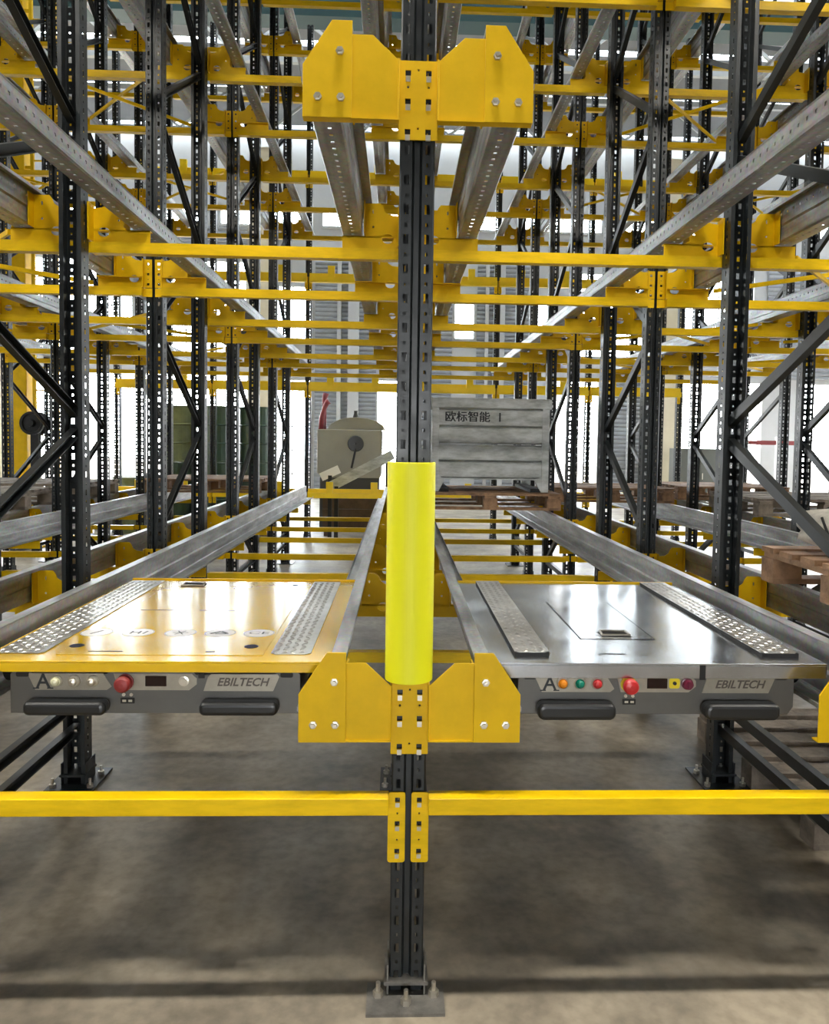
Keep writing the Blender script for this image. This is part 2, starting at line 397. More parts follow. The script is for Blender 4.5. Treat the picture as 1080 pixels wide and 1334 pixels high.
# ------------------------------------------------------------------ upright frames
def upright_mesh():
    b = MB(); p = 0.075; N = int(UP_H / p)
    hw, dp = 0.045, 0.08
    T = [0.0]; slot = []; small = []
    for k in range(N):
        z = 0.03 + k * p
        T += [z, z + 0.024, z + 0.044, z + 0.053]
        slot.append(1 + 4*k); small.append(3 + 4*k)
    T.append(UP_H)
    def strip(p0, p1, cw, sw):
        """strip of profile p0->p1 with slot column at fraction cw"""
        L = math.hypot(p1[0]-p0[0], p1[1]-p0[1]); c = cw
        S = [0, c - sw/L/2, c - 0.0035/L, c + 0.0035/L, c + sw/L/2, 1]
        H = set()
        for j in slot: H |= {(1, j), (2, j), (3, j)}
        for j in small: H |= {(2, j)}
        b.grid(lambda s, t: (p0[0] + (p1[0]-p0[0])*s, p0[1] + (p1[1]-p0[1])*s, t), S, T, H)
    def plain(p0, p1): b.grid(lambda s, t: (p0[0]+(p1[0]-p0[0])*s, p0[1]+(p1[1]-p0[1])*s, t), [0, 1], [0, UP_H], set())
    for s in (-1, 1):
        plain((s*0.028, dp), (s*hw, dp))
        strip((s*hw, dp), (s*hw, 0.004), 0.45, 0.010)
        plain((s*hw, 0.004), (s*(hw-0.004), 0))
        strip((s*(hw-0.004), 0), (s*0.013, 0), 0.5, 0.0125)
        plain((s*0.013, 0), (s*0.007, 0.014))
    plain((-0.007, 0.014), (0.007, 0.014))
    me = bpy.data.meshes.new('upright'); me.from_pydata(b.v, [], b.f); me.materials.append(DARK)
    return me
UPM = upright_mesh()
def base_mesh():
    return MB().box(-0.10, 0.10, -0.085, 0.145, 0, 0.008).box(-0.055, 0.055, -0.02, 0.10, 0.045, 0.053).box(-0.0515, -0.047, -0.015, 0.09, 0.008, 0.10).box(0.047, 0.0515, -0.015, 0.09, 0.008, 0.10).mesh('base_plate', DARK)
BASEM = base_mesh()
BASEG = MB().box(-0.104, 0.101, -0.088, 0.03, 0, 0.008).box(-0.058, 0.058, -0.022, 0.10, 0.036, 0.044).box(-0.0515, -0.047, -0.018, 0.09, 0.008, 0.09).box(0.047, 0.0515, -0.018, 0.09, 0.008, 0.09).mesh('base_plate', mat('grey_base_steel', (0.22, 0.21, 0.19), 0.45, 0.5, noise=0.4, nscale=20))
BOLTM = MB().lathe([(0.006, 0), (0.006, 0.045)], (0, 0, 0), 'z', 8).lathe([(0.014, 0.008), (0.014, 0.022)], (0, 0, 0), 'z', 6).mesh('anchor_bolt', BOLT)
BACKZ = [0.33 + 1.2*i for i in range(7)]
FRONTZ = [0.93 + 1.2*i for i in range(6)]
BRM = {}
def brace_mesh(y0, z0, y1, z1):
    k = (round(y0, 3), round(z0 - min(z0, z1), 3), round(y1, 3), round(z1 - min(z0, z1), 3))
    if k not in BRM:
        zz = min(z0, z1)
        BRM[k] = MB().channel((0, y0, z0-zz), (0, y1, z1-zz), 0.03, 0.042).mesh('brace', BRACE)
    return BRM[k]
for r in ROWS:
    for k in range(4):
        yf, yb = UY[2*k], UY[2*k+1]
        fr = thing('upright_frame', 'dark perforated upright frame, %s from the front, %s' % (ORD[k], ROWN[r]), 'rack frame', (r*W, yf, 0), 0, 'racking upright frames')
        near = (abs(r) <= 1 and k == 0)
        for q, (dy, rz) in enumerate(((0, 0), (yb - yf + 0.08, PI))):
            u = put('upright', UPM, fr, (0, dy, 0.008), rz)
            bz = -0.008
            put('base_plate', BASEG if (r == 0 and k == 0 and q == 0) else BASEM, u, (0, 0, bz))
            if near:
                for bx, by in ((-0.074, -0.02), (0.074, -0.02), (0.0, -0.05)) + (((-0.078, 0.11), (0.078, 0.11)) if (r or q) else ()):
                    put('anchor_bolt', BOLTM, u, (bx, by, bz))
        d = yb - yf
        y0, y1 = 0.05, d + 0.03
        for z in (0.24, 0.355, 7.2): put('horizontal_brace', brace_mesh(y0, z, y1, z), fr, (0, 0, z))
        for i in range(6):
            for za, zb in ((BACKZ[i] + 0.06, FRONTZ[i] - 0.03), (BACKZ[i+1] - 0.03, FRONTZ[i] + 0.03)):
                put('brace', brace_mesh(y1, za, y0, zb), fr, (0, 0, min(za, zb)))

# ------------------------------------------------------------------ crossbars (yellow)
def conn_mesh():
    # connector right of x=0 (the +x half), hung on the front face (y<0); z relative to bar underside
    x0, x1 = 0.008, 0.054
    holes = []
    for z in (-0.117, -0.042, 0.022): holes.append(rect(0.029, z, 0.013, 0.013))
    for z in (-0.086, -0.014): holes.append(oval(0.029, z, 0.006, 0.006, 6))
    return plate_mesh('connector', rrect((x0+x1)/2, -0.052, x1-x0, 0.190, 0.006, 2), holes, 0.004, YELB, off=-0.008)
CONR = conn_mesh(); HOOK = MB().box(-0.0055, 0.0055, -0.0095, -0.004, -0.019, -0.0075).mesh('hook', BOLT)
CONL = CONR.copy(); CONL.transform(Matrix.Scale(-1, 4, (1, 0, 0))); CONL.flip_normals()
half = W/2
BODY2 = MB().box(-half+0.052, half-0.052, -0.050, -0.002, 0, 0.046).mesh('bar', YELB)
BODY2.polygons.foreach_set('use_smooth', [False]*len(BODY2.polygons))
TAB = {s: MB().box(*sorted((-s*0.008, -s*0.056)), -0.008, -0.003, 0.0, 0.046).mesh('end_tab', YELB) for s in (-1, 1)}
def face_y(i): return UY[i] if i % 2 == 0 else UY[i] + 0.08
for l in (-3, -2, -1, 1, 2, 3):
    for L in range(4):
        for i in range(8):
            if i == 0 and L in (1, 2, 3): continue
            rz = 0 if i % 2 == 0 else PI
            cb = thing('rack_crossbar', 'yellow crossbar at %s upright line, %s, %s' % (ORD[i], LEVEL[L], LANE[l]), 'crossbar',
                       (lane_x(l), face_y(i), BAR_BOT[L]), rz, 'yellow racking crossbars')
            b = put('bar', BODY2, cb, bevel=0.003 if (i == 0) else 0)
            for s, me, hk in ((-1, CONR, 1), (1, CONL, -1)):
                c = put('connector' if i == 0 else 'end_tab', me if i == 0 else TAB[s], cb, (s*half, 0, 0))
                if i == 0:
                    for hz in (-0.117, -0.042, 0.022): put('hook', HOOK, c, (hk*0.029, 0, hz))

# ------------------------------------------------------------------ rail brackets
def near_bracket(r, L):
    z = BR_BOT[L]; xo = 0.0
    br = thing('rail_bracket', 'bolted yellow two-wing front bracket, %s, %s' % (LEVEL[L], ROWN[r]), 'bracket', (r*W + xo, 0, z), 0, 'front rail brackets')
    hs = [rect(x, zz, 0.014, 0.014) for x in (-0.026, 0.026) for zz in (-0.02, 0.055, 0.125)]
    hs += [oval(x, zz, 0.007, 0.007, 6) for x in (-0.026, 0.026) for zz in (0.09,)] + [oval(0, zz, 0.006, 0.006, 6) for zz in (-0.012, 0.132)]
    put('connector_plate', plate_mesh('connector_plate', [(-0.049,-0.04),(0.049,-0.04),(0.049,0.155),(-0.049,0.155)], hs, 0.004, YEL, off=-0.012), br)
    for x in (-0.026, 0.026):
        for zz in (-0.02, 0.055, 0.125): MB().box(x-0.006, x+0.006, -0.0135, -0.008, zz-0.022, zz-0.008).build('hook', BOLT, br)
    for s in (-1, 1):
        MB().box(*sorted((s*0.0475, s*0.052)), -0.034, 0.03, 0, 0.150).build('side_flange', YEL, br, bevel=0.0015)
    for s in (-1, 1):
        ws_ = -0.028 if (r == 1 and s == -1) else 0.0
        ip = plate_mesh('inner_wing', [(s*a, b) for a, b in ((0.050,0.0),(0.172,0.0),(0.172,0.207),(0.115,0.207),(0.050,0.147))], [], 0.004, YEL, off=-0.028)
        put('inner_wing', ip, br, (ws_, 0, 0), bevel=0.001)
        op = plate_mesh('outer_wing', [(s*a, b) for a, b in ((0.166,0.0),(0.288,0.0),(0.288,0.127),(0.216,0.236),(0.166,0.236))], [], 0.005, YEL, off=-0.036)
        o = put('outer_wing', op, br, (ws_, 0, 0), bevel=0.001)
        MB().box(*sorted((s*0.052, s*0.288)), -0.034, -0.006, 0, 0.004).build('shelf', YEL, br, (ws_, 0, 0))
        MB().box(*sorted((s*0.161, s*0.1655)), -0.0235, 0.02, 0.005, 0.205).build('edge_fold', YEL, br, (ws_, 0, 0))
        for bx, bz in ((0.196, 0.160), (0.193, 0.048), (0.250, 0.048)):
            MB().lathe([(0.0105, 0), (0.0105, -0.007), (0.006, -0.0075), (0.006, -0.014)], (s*bx, -0.036, bz), 'y', 6).build('bolt', BOLT, br, (ws_, 0, 0))
    return br
for r in (-1, 0, 1):
    for L in (0, 1, 2): near_bracket(r, L)
for r in (-3, -2, 2, 3):
    near_bracket(r, 0); near_bracket(r, 1)

def wing(s):
    out = [(0.055, 0.026), (0.292, 0.026), (0.292, 0.080), (0.194, 0.080), (0.194, 0.219), (0.130, 0.219), (0.118, 0.205), (0.110, 0.185), (0.090, 0.172), (0.055, 0.168)]
    return plate_mesh('wing', [(s*a, b) for a, b in out], [[(s*a, b) for a, b in oval(0.098, 0.070, 0.052, 0.040, 12)], [(s*a, b) for a, b in oval(0.160, 0.185, 0.008, 0.02, 6)], [(s*a, b) for a, b in oval(0.160, 0.12, 0.010, 0.010, 6)]], 0.004, YEL, off=-0.03)
WINGS = {s: wing(s) for s in (-1, 1)}
def bconn(s):
    hs = [rect(s*0.029, z, 0.013, 0.013) for z in (0.045, 0.10, 0.155)] + [oval(s*0.029, z, 0.006, 0.006, 6) for z in (0.072, 0.128)]
    return plate_mesh('connector', [(s*a, b) for a, b in ((0.008, 0.026), (0.050, 0.026), (0.050, 0.18), (0.008, 0.18))], hs, 0.004, YEL, off=-0.010)
BCON = {s: bconn(s) for s in (-1, 1)}
FOLD = {s: MB().box(*sorted((s*0.194, s*0.198)), -0.055, 0.02, 0.081, 0.219).box(*sorted((s*0.050, s*0.055)), -0.034, 0.03, 0.026, 0.18).box(*sorted((s*0.055, s*0.292)), -0.055, -0.026, 0.074, 0.080).mesh('fold', YEL) for s in (-1, 1)}
for r in ROWS:
    for L in range(4):
        for i in range(1, 8):
            rz = 0 if i % 2 == 0 else PI
            br = thing('rail_bracket', 'yellow cut-out bracket, %s upright line, %s, %s' % (ORD[i], LEVEL[L], ROWN[r]), 'bracket', (r*W, face_y(i), BR_BOT[L] - (0.015 if L == 0 else 0)), rz, 'inner rail brackets')
            for s in (-1, 1):
                if (r == -3 and (s if rz == 0 else -s) == -1) or (r == 3 and (s if rz == 0 else -s) == 1): continue
                wg = put('wing', WINGS[s], br); put('fold', FOLD[s], wg); put('connector', BCON[s], br)

# ------------------------------------------------------------------ pallet rails (galvanised)
def rail_mesh(side, perforated):
    # u>0 toward the lane; z=0 at rail top, web at u=0.203
    b = MB(); h = 0.147; y0, y1 = -0.022, Y_END
    n = int((y1 - y0) / 0.05); T = [y0]; hj = []
    for k in range(n):
        q = y0 + 0.02 + 0.05*k; T += [q, q + 0.012]; hj.append(1 + 2*k)
    T.append(y1)
    def strip(p0, p1, cw=None, cw_w=0.011):
        L = math.hypot(p1[0]-p0[0], p1[1]-p0[1])
        if cw is None or not perforated: S, H, TT = [0, 1], set(), [y0, y1]
        else:
            S = [0, cw - cw_w/L/2, cw + cw_w/L/2, 1]; H = {(1, j) for j in hj}; TT = T
        b.grid(lambda s, t: (side*(p0[0]+(p1[0]-p0[0])*s), t, p0[1]+(p1[1]-p0[1])*s), S, TT, H)
    pr = [(0.168, -0.012), (0.168, 0.0), (0.206, 0.0), (0.203, -0.004)]
    for a, c in zip(pr, pr[1:]): strip(a, c)
    strip((0.203, -0.004), (0.203, -0.075), 0.42); strip((0.203, -0.075), (0.209, -0.083)); strip((0.209, -0.083), (0.209, -h+0.006))
    strip((0.209, -h+0.006), (0.214, -h)); strip((0.214, -h), (0.288, -h), 0.45)
    strip((0.288, -h), (0.292, -h+0.004)); strip((0.292, -h+0.004), (0.292, -h+0.014))
    me = bpy.data.meshes.new('pallet_rail'); me.from_pydata(b.v, [], b.f); me.materials.append(GALV)
    # sheet thickness
    return me
RM = {(s, p): rail_mesh(s, p) for s in (-1, 1) for p in (False, True)}
for l in (-3, -2, -1, 1, 2, 3):
    rows = (l - 1, l) if l > 0 else (l, l + 1)
    for L in range(4):
        for row, s in ((rows[0], 1), (rows[1], -1)):
            inner = (abs(row) < max(abs(rows[0]), abs(rows[1])))
            o = put('pallet_rail', RM[(s, L > 0)], None, (row*W, 0, RAIL_TOP[L]))
            sm = o.modifiers.new('sheet', 'SOLIDIFY'); sm.thickness = 0.0025; sm.offset = 0
            tag(o, 'galvanised pallet rail on the %s side of %s, %s' % ('guard' if inner else 'outer', LANE[l], LEVEL[L]), 'rail', 'galvanised pallet rails')

# ------------------------------------------------------------------ fluorescent column guard
gb = MB(); NG = 28
def gp(k, t):
    # half-round wrap: straight sides behind, elliptical front
    a = PI + PI * k / NG
    return ((0.062 - t) * math.cos(a), 0.0 + (0.056 - t) * math.sin(a))
og = [(-0.062, 0.03)] + [gp(k, 0) for k in range(NG + 1)] + [(0.062, 0.03)]
ig = [(-0.055, 0.03)] + [gp(k, 0.007) for k in range(NG + 1)] + [(0.055, 0.03)]
n_ = len(og)
gv = [(x, y_, z) for z in (0, 0.565) for ring in (og, ig) for x, y_ in ring]
gf = []
for k in range(n_ - 1):
    gf += [(k, k+1, 2*n_+k+1, 2*n_+k), (n_+k+1, n_+k, 3*n_+k, 3*n_+k+1), (k+1, k, n_+k, n_+k+1), (2*n_+k, 2*n_+k+1, 3*n_+k+1, 3*n_+k)]
gf += [(0, 2*n_, 3*n_, n_), (n_-1, 2*n_-1, 4*n_-1, 3*n_-1)]
go = gb.add(gv, gf).build('column_guard', GUARD, None, (-0.004, -0.020, 0.8645), bevel=0.002)
tag(go, 'fluorescent yellow-green half-round guard wrapped on the front upright', 'column guard')

# ------------------------------------------------------------------ shuttles
def mushroom(r): return [(r*0.55, 0), (r*0.55, -0.012), (r, -0.014), (r, -0.024), (r*0.8, -0.030), (r*0.3, -0.033)]
def lens(r): return [(r*1.25, 0), (r*1.25, -0.004), (r, -0.004), (r, -0.012), (r*0.75, -0.016), (r*0.2, -0.018)]
def studs(x0, x1, y0, y1, z):
    b = MB(); p = 0.0235; j = 0; yy = y0 + p/2
    while yy < y1 - p/3:
        xx = x0 + p/2; i = 0
        while xx < x1 - p/3:
            a = PI/4 if (i + j) % 2 else -PI/4
            c, s = math.cos(a), math.sin(a); l, w = 0.0125, 0.0038
            vs = [(l, 0, 0), (0, w, 0), (-l, 0, 0), (0, -w, 0), (l*0.4, 0, 0.0022), (-l*0.4, 0, 0.0022)]
            b.add([(xx + u*c - v*s, yy + u*s + v*c, z + h) for u, v, h in vs], [(0,1,4),(1,2,5,4),(2,3,5),(3,0,4,5)])
            xx += p; i += 1
        yy += p; j += 1
    return b
def shuttle(cx, yellow):
    lab = ('pallet shuttle with glossy yellow lid and grey control fascia' if yellow else 'pallet shuttle with mirror-like stainless steel lid and grey control fascia')
    sh = thing('pallet_shuttle', lab, 'pallet shuttle', (cx, 0.06, 0))
    LID = LIDY if yellow else STEEL
    ZT = 0.887; LEN = 1.18
    # chassis
    MB().box(-0.375, 0.375, 0.012, LEN-0.02, 0.745, ZT-0.022).build('chassis', STEELF, sh, bevel=0.003)
    for yy in (0.16, 0.42, 0.76, 1.02):
        for s in (-1, 1):
            MB().lathe([(0.045, 0), (0.05, 0.004), (0.05, 0.030), (0.045, 0.034)], (s*(0.449 if s*cx > 0 else 0.430) - 0.017, yy, 0.832), 'x', 20).build('wheel', BLACKM, sh)
    # fascia with notched upper edge
    top = ZT - 0.027 if yellow else ZT - 0.040
    zb = 0.742
    if yellow:
        pts = [(-0.385, zb), (0.385, zb), (0.385, top-0.012), (0.375, top-0.004), (0.365, top), (0.325, top), (0.312, top-0.012), (0.105, top-0.012), (0.095, top-0.001), (-0.12, top-0.001), (-0.132, top-0.010), (-0.325, top-0.010), (-0.338, top), (-0.37, top), (-0.385, top-0.012)]
    else:
        pts = [(-0.375, zb), (0.37, zb), (0.384, zb+0.02), (0.384, top+0.002), (-0.384, top+0.002), (-0.384, zb+0.02)]
    put('fascia', plate_mesh('fascia', pts, [], 0.012, STEELF), sh, bevel=0.0015)
    # lid: deck + down-turned front lip
    fy = -0.012
    deck = MB().box(-0.47, 0.47, fy, LEN, ZT-0.006, ZT)
    deck.box(-0.47, 0.47, fy, fy+0.004, ZT-0.030 if yellow else ZT-0.042, ZT-0.006)
    deck.box(-0.47, -0.466, fy, LEN, ZT-0.03, ZT-0.006).box(0.466, 0.47, fy, LEN, ZT-0.03, ZT-0.006)
    lid = deck.build('lid', LID, sh, bevel=0.0015)
    # tread strips
    for x0, x1 in (((-0.455, -0.325), (0.295, 0.405)) if yellow else ((-0.385, -0.288), (0.318, 0.425))):
        y0, y1 = 0.055, LEN - 0.03
        hgt = 0.003 if yellow else 0.012
        if not yellow: MB().box(x0, x1, y0, y1, ZT, ZT + hgt - 0.002).build('tread_edge', BLACKM, lid)
        tp = MB().prism([(x0, y0+0.012), (x0+0.012, y0), (x1-0.012, y0), (x1, y0+0.012), (x1, y1), (x0, y1)], 'z', ZT + hgt - 0.002, ZT + hgt).build('tread_plate', TREAD, sh)
        st = studs(x0, x1, y0, y1, ZT + hgt).build('tread_studs', TREAD, tp); st['kind'] = 'stuff'
    # rear yellow edge strip
    MB().box(-0.47, 0.47, LEN, LEN+0.012, ZT-0.02, ZT+0.006).build('rear_strip', YEL, sh)
    # hatch
    if yellow:
        hx0, hx1, hy0, hy1 = -0.285, 0.275, 0.045, LEN-0.035
        MB().prism([(hx0, hy0), (hx1, hy0), (hx1, hy1), (hx0, hy1)], 'z', ZT, ZT+0.0015).build('centre_panel', LID, sh, bevel=0.001)
        zt = ZT + 0.0015
        for x in (-0.265, 0.227): MB().lathe([(0.020, 0), (0.020, 0.0008), (0.015, 0.001)], (x, 0.135, zt), 'z', 20).build('bolt_recess', BLACKM, sh)
        MB().lathe([(0.014, 0), (0.014, 0.0008)], (0.227, 1.07, zt), 'z', 16).build('bolt_recess', BLACKM, sh)
        MB().box(-0.211, -0.117, 0.076, 0.081, zt, zt+0.0008).build('seam_slot', BLACKM, sh)
        MB().box(0.112, 0.137, 0.074, 0.082, zt, zt+0.0008).build('seam_slot', BLACKM, sh)
        for x in (-0.18, 0.02): MB().box(x-0.06, x+0.06, 0.598, 0.602, zt, zt+0.0007).build('seam_slot', INKB, sh)
        lx, ly = -0.182, 1.06
        for k, x in enumerate((-0.269, -0.144, -0.017, 0.103, 0.221)):
            stk = MB().lathe([(0.047, 0), (0.047, 0.0006)], (x, 0.287, zt), 'z', 32).build('sticker', WHITE, sh)
            rg = MB(); 
            for a in range(32):
                a0, a1 = 2*PI*a/32, 2*PI*(a+1)/32
                rg.add([(x + q*math.cos(t), 0.287 + q*math.sin(t), zt + 0.0007) for t in (a0, a1) for q in (0.0445, 0.046)], [(0, 1, 3, 2)])
            rg.build('ring', INKB, stk)
            if k == 4: put_text('pictogram', 'CE', 0.042, INK, stk, (x, 0.287, zt+0.0008), rot=(0, 0, 0), sx=1.3, depth=0.0)
            else:
                pg = MB(); z = zt + 0.0008
                def seg(a, b, w=0.006):
                    a, b = Vector((a[0]+x, a[1]+0.287)), Vector((b[0]+x, b[1]+0.287)); d = (b-a).normalized(); nn = Vector((-d.y, d.x))*w/2
                    pg.add([(*(a+nn), z), (*(a-nn), z), (*(b-nn), z), (*(b+nn), z)], [(0,1,2,3)])
                if k == 0: seg((-0.012,-0.02),(0.012,0.022),0.008)
                if k == 1:
                    seg((-0.02,-0.016),(-0.02,0.016)); seg((-0.02,0.0),(0.004,0.0)); seg((0.004,-0.016),(0.004,0.016)); seg((0.018,-0.016),(0.024,0.016))
                if k == 2:
                    for a in range(3): seg((0.024*math.cos(a*PI/3), 0.024*math.sin(a*PI/3)), (-0.024*math.cos(a*PI/3), -0.024*math.sin(a*PI/3)), 0.004)
                if k == 3:
                    seg((-0.028,-0.010),(0.0,0.014),0.012); seg((0.0,0.014),(0.022,-0.004),0.012); seg((-0.012,-0.012),(0.028,-0.012),0.007)
                pg.build('pictogram', INK, stk)
    else:
        hx0, hx1, hy0, hy1 = -0.156, 0.073, 0.24, 0.775; s = MB(); z = ZT
        for a in ((hx0, hx1, hy0, hy0+0.003), (hx0, hx1, hy1, hy1+0.003), (hx0, hx0+0.003, hy0, hy1), (hx1, hx1+0.003, hy0, hy1)): s.box(*a, z, z+0.0007)
        s.build('hatch_seam', BLACKM, sh)
        MB().box(hx0+0.004, hx1-0.001, hy0+0.004, hy1-0.001, z, z+0.0012).build('hatch', STEEL, sh)
        MB().box(-0.142, -0.064, 0.077, 0.082, z, z+0.0008).build('seam_slot', BLACKM, sh)
        zt = z + 0.0012; lx, ly = -0.035, 0.30
    # folding latch handle
    la = MB().box(lx-0.046, lx+0.046, ly-0.032, ly+0.032, zt, zt+0.001).build('latch_recess', BLACKM, sh)
    MB().tube([(lx-0.044, ly-0.025, zt+0.004), (lx-0.040, ly+0.022, zt+0.006), (lx+0.040, ly+0.022, zt+0.006), (lx+0.044, ly-0.025, zt+0.004), (lx-0.044, ly-0.025, zt+0.004)], 0.0035, 8).build('latch_bail', BOLT, la)
    # ---- fascia furniture (y<0 toward viewer)
    def pl(name, pts, m, t=0.003, y=0.0, parent=sh, bevel=0.0005): return put(name, plate_mesh(name, pts, [], t, m, off=y - t), parent, bevel=bevel)
    dz = 0.0 if yellow else -0.002
    p1 = pl('button_panel', [(a, b+dz) for a, b in ((-0.318, 0.806), (-0.130, 0.806), (-0.118, 0.815), (-0.140, 0.851), (-0.335, 0.851), (-0.335, 0.842))], PLATE)
    put_text('letter', 'A', 0.054, INK, p1, (-0.297, -0.0036, 0.829+dz), bold=0.0006)
    for q in (-0.0185, 0.0185): MB().box(-0.297+q-0.008, -0.297+q+0.008, -0.0042, -0.003, 0.8095+dz, 0.8125+dz).build('serif', INK, p1)
    for x, m in ((-0.262, CLEARL if yellow else ORANGE), (-0.215, BOLT if yellow else GREEN), (-0.167, BOLT if yellow else RED)):
        bz = MB().lathe([(0.0165, 0), (0.0165, -0.004), (0.0135, -0.006)], (x, -0.003, 0.831+dz), 'y', 20).build('button', BOLT, p1)
        MB().lathe(lens(0.0105), (x, -0.006, 0.831+dz), 'y', 16).build('lens', m, bz, smooth=False)
    p2 = pl('switch_panel', [(a, b+dz) for a, b in ((-0.100, 0.806), (0.088, 0.806), (0.108, 0.822), (0.108, 0.838), (0.094, 0.851), (-0.112, 0.851))], PLATE)
    es = MB().lathe([(0.022, 0), (0.022, -0.006), (0.014, -0.007)], (-0.080, -0.003, 0.829+dz), 'y', 20).build('emergency_stop', YKEY if not yellow else REDD, p2)
    MB().lathe(mushroom(0.021), (-0.080, -0.009, 0.829+dz), 'y', 24).build('stop_button', REDD if yellow else RED, es)
    pl('display', rect(0.0, 0.831+dz, 0.056, 0.028), DISP, 0.002, -0.003, p2)
    if yellow:
        k = MB().lathe([(0.014, 0), (0.014, -0.005), (0.009, -0.006), (0.009, -0.012)], (0.075, -0.003, 0.832), 'y', 18).build('key_switch', BOLT, p2)
    else:
        pl('key_label', rrect(0.048, 0.831+dz, 0.030, 0.028, 0.006), YKEY, 0.001, -0.003, p2)
        k = MB().lathe([(0.005, 0), (0.005, -0.004)], (0.048, -0.004, 0.832+dz), 'y', 10).build('key_hole', BLACKM, p2)
        k = MB().lathe([(0.0165, 0), (0.0165, -0.004), (0.013, -0.005), (0.013, -0.016), (0.010, -0.018)], (0.083, -0.003, 0.831+dz), 'y', 18).build('selector_knob', PURP, p2)
        MB().box(0.0805, 0.0855, -0.027, -0.02, 0.819, 0.840).build('pointer', PURP, k)
    p3 = pl('name_panel', [(a, b+dz) for a, b in ((0.126, 0.804), (0.312, 0.804), (0.328, 0.842), (0.324, 0.850), (0.146, 0.850), (0.138, 0.842))], PLATE)
    put_text('lettering', 'EBILTECH', 0.031, INKB, p3, (0.230, -0.0036, 0.828+dz), shear=0.3, sx=1.02, bold=0.0006)
    # usb ports
    us = pl('port_plate', rect(-0.076, 0.777, 0.036, 0.015), BLACKM, 0.003)
    for x in (-0.084, -0.068): pl('port', rect(x, 0.777, 0.010, 0.006), BOLT, 0.001, -0.003, us)
    for x in (-0.086, -0.066): MB().lathe([(0.0045, 0), (0.0045, -0.003)], (x, 0, 0.793), 'y', 8).build('screw', BOLT, sh)
    for x in (-0.352, 0.348): pl('sensor_window', rrect(x, 0.848+dz, 0.034, 0.014, 0.005), BLACKM, 0.002)
    # bumper handles
    zc = 0.767 if yellow else 0.761; hh = 0.037 if yellow else 0.046
    for x, w in ((-0.228, 0.214), (0.226, 0.208)):
        hd = MB().prism(rrect(x, zc, w, hh, hh*0.42, 5), 'y', -0.045, 0.0).build('bumper', BLACK, sh, bevel=0.012)
    # antenna slot
    sx = 0.123 if yellow else 0.122
    MB().box(sx-0.008, sx+0.008, -0.013, -0.009, ZT-0.045, ZT-0.004 if not yellow else ZT-0.032).build('antenna_slot', BLACKM, sh)
    return sh
shuttle(-0.680, True)
shuttle(0.680, False)

# ------------------------------------------------------------------ pallets
PB = {}
def pallet(loc, rz, label, m=None, w=1.2, d=1.0, group=None):
    m = m or WOOD
    p = thing('wooden_pallet', label, 'pallet', loc, rz, group)
    key = (w, d, m.name)
    if key not in PB:
        PB[key] = (MB().box(-w/2, w/2, -0.05, 0.05, 0, 0.021).mesh('top_board', m), MB().box(-0.05, 0.05, -d/2, d/2, 0, 0.021).mesh('stringer_board', m),
                   MB().box(-0.06, 0.06, -0.05, 0.05, 0, 0.079).mesh('block', m), MB().box(-w/2, w/2, -0.05, 0.05, 0, 0.021).mesh('bottom_board', m))
    tb, sb, bl, bb = PB[key]
    for i in range(7): put('top_board', tb, p, (random.uniform(-.004, .004), -d/2 + 0.05 + (d-0.1)*i/6, 0.1215 + random.uniform(0, .003)))
    for x in (-w/2+0.06, 0, w/2-0.06):
        put('stringer_board', sb, p, (x, 0, 0.1005))
        for yy in (-d/2+0.05, 0, d/2-0.05): put('block', bl, p, (x, yy, 0.0212))
    for yy in (-d/2+0.05, 0, d/2-0.05): put('bottom_board', bb, p, (0, yy, 0))
    return p
RT = RAIL_TOP[0] + 0.002
pallet((0.74, 4.95, RT), 0, 'brown wooden pallet under the grey steel bin', w=1.20, d=1.1)
pallet((2.10, 0.66, RT), 0, 'pale wooden pallet carrying the white sack', mat('fresh_pallet_wood', (0.50, 0.30, 0.17), 0.7, noise=0.5, nscale=8, bump=0.3), w=1.2, d=1.0)
pallet((2.09, 1.25, 0.0), 0, 'grey weathered pallet lying on the floor beside steel shuttle', WOODG, w=1.16, d=1.1)
pallet((2.08, 5.9, RT), 0, 'wooden pallet far back in the lane next to steel shuttle lane', w=1.2, d=1.0)
pallet((3.5, 4.6, RT), 0, 'wooden pallet in the second lane past steel shuttle, closer to the front', WOODG, w=1.2, d=1.0)
pallet((3.5, 6.4, RT), 0, 'wooden pallet in the second lane past steel shuttle, farther back', w=1.2, d=1.0)
pallet((-2.1, 6.6, RT), 0, 'wooden pallet far back in the lane next to yellow shuttle lane', w=1.2, d=1.0)
pallet((-3.5, 4.0, RT), 0, 'weathered grey pallet closer to the front, outer lane, yellow shuttle side', WOODG, w=1.2, d=1.0)
pallet((-3.5, 5.4, RT), 0, 'weathered grey pallet farther back, outer lane, yellow shuttle side', WOODG, w=1.2, d=1.0)

# ------------------------------------------------------------------ steel bin
bn = thing('steel_bin', 'worn grey steel stillage bin with black lettering on a brown pallet', 'bin', (0.740, 4.46, RT + 0.148))
w2, dd, H = 0.50, 0.92, 0.83
for sx in (-1, 1):
    for yy in (0.0, dd):
        MB().prism([(sx*(w2-0.06), 0.0), (sx*w2, 0.0), (sx*w2, 0.795), (sx*(w2-0.06), 0.795)], 'y', yy-0.002 if yy == 0 else yy-0.05, yy+0.05 if yy == 0 else yy).build('corner_post', BIN, bn, bevel=0.004)
        MB().prism([(sx*w2, 0), (sx*(w2-0.13), 0), (sx*(w2-0.09), 0.05), (sx*w2, 0.15)] if False else [(sx*(w2-0.06), 0.0), (sx*(w2-0.12), 0.11), (sx*(w2-0.06), 0.13)], 'y', yy if yy == 0 else yy-0.04, yy+0.04 if yy == 0 else yy).build('foot_gusset', BIN, bn)
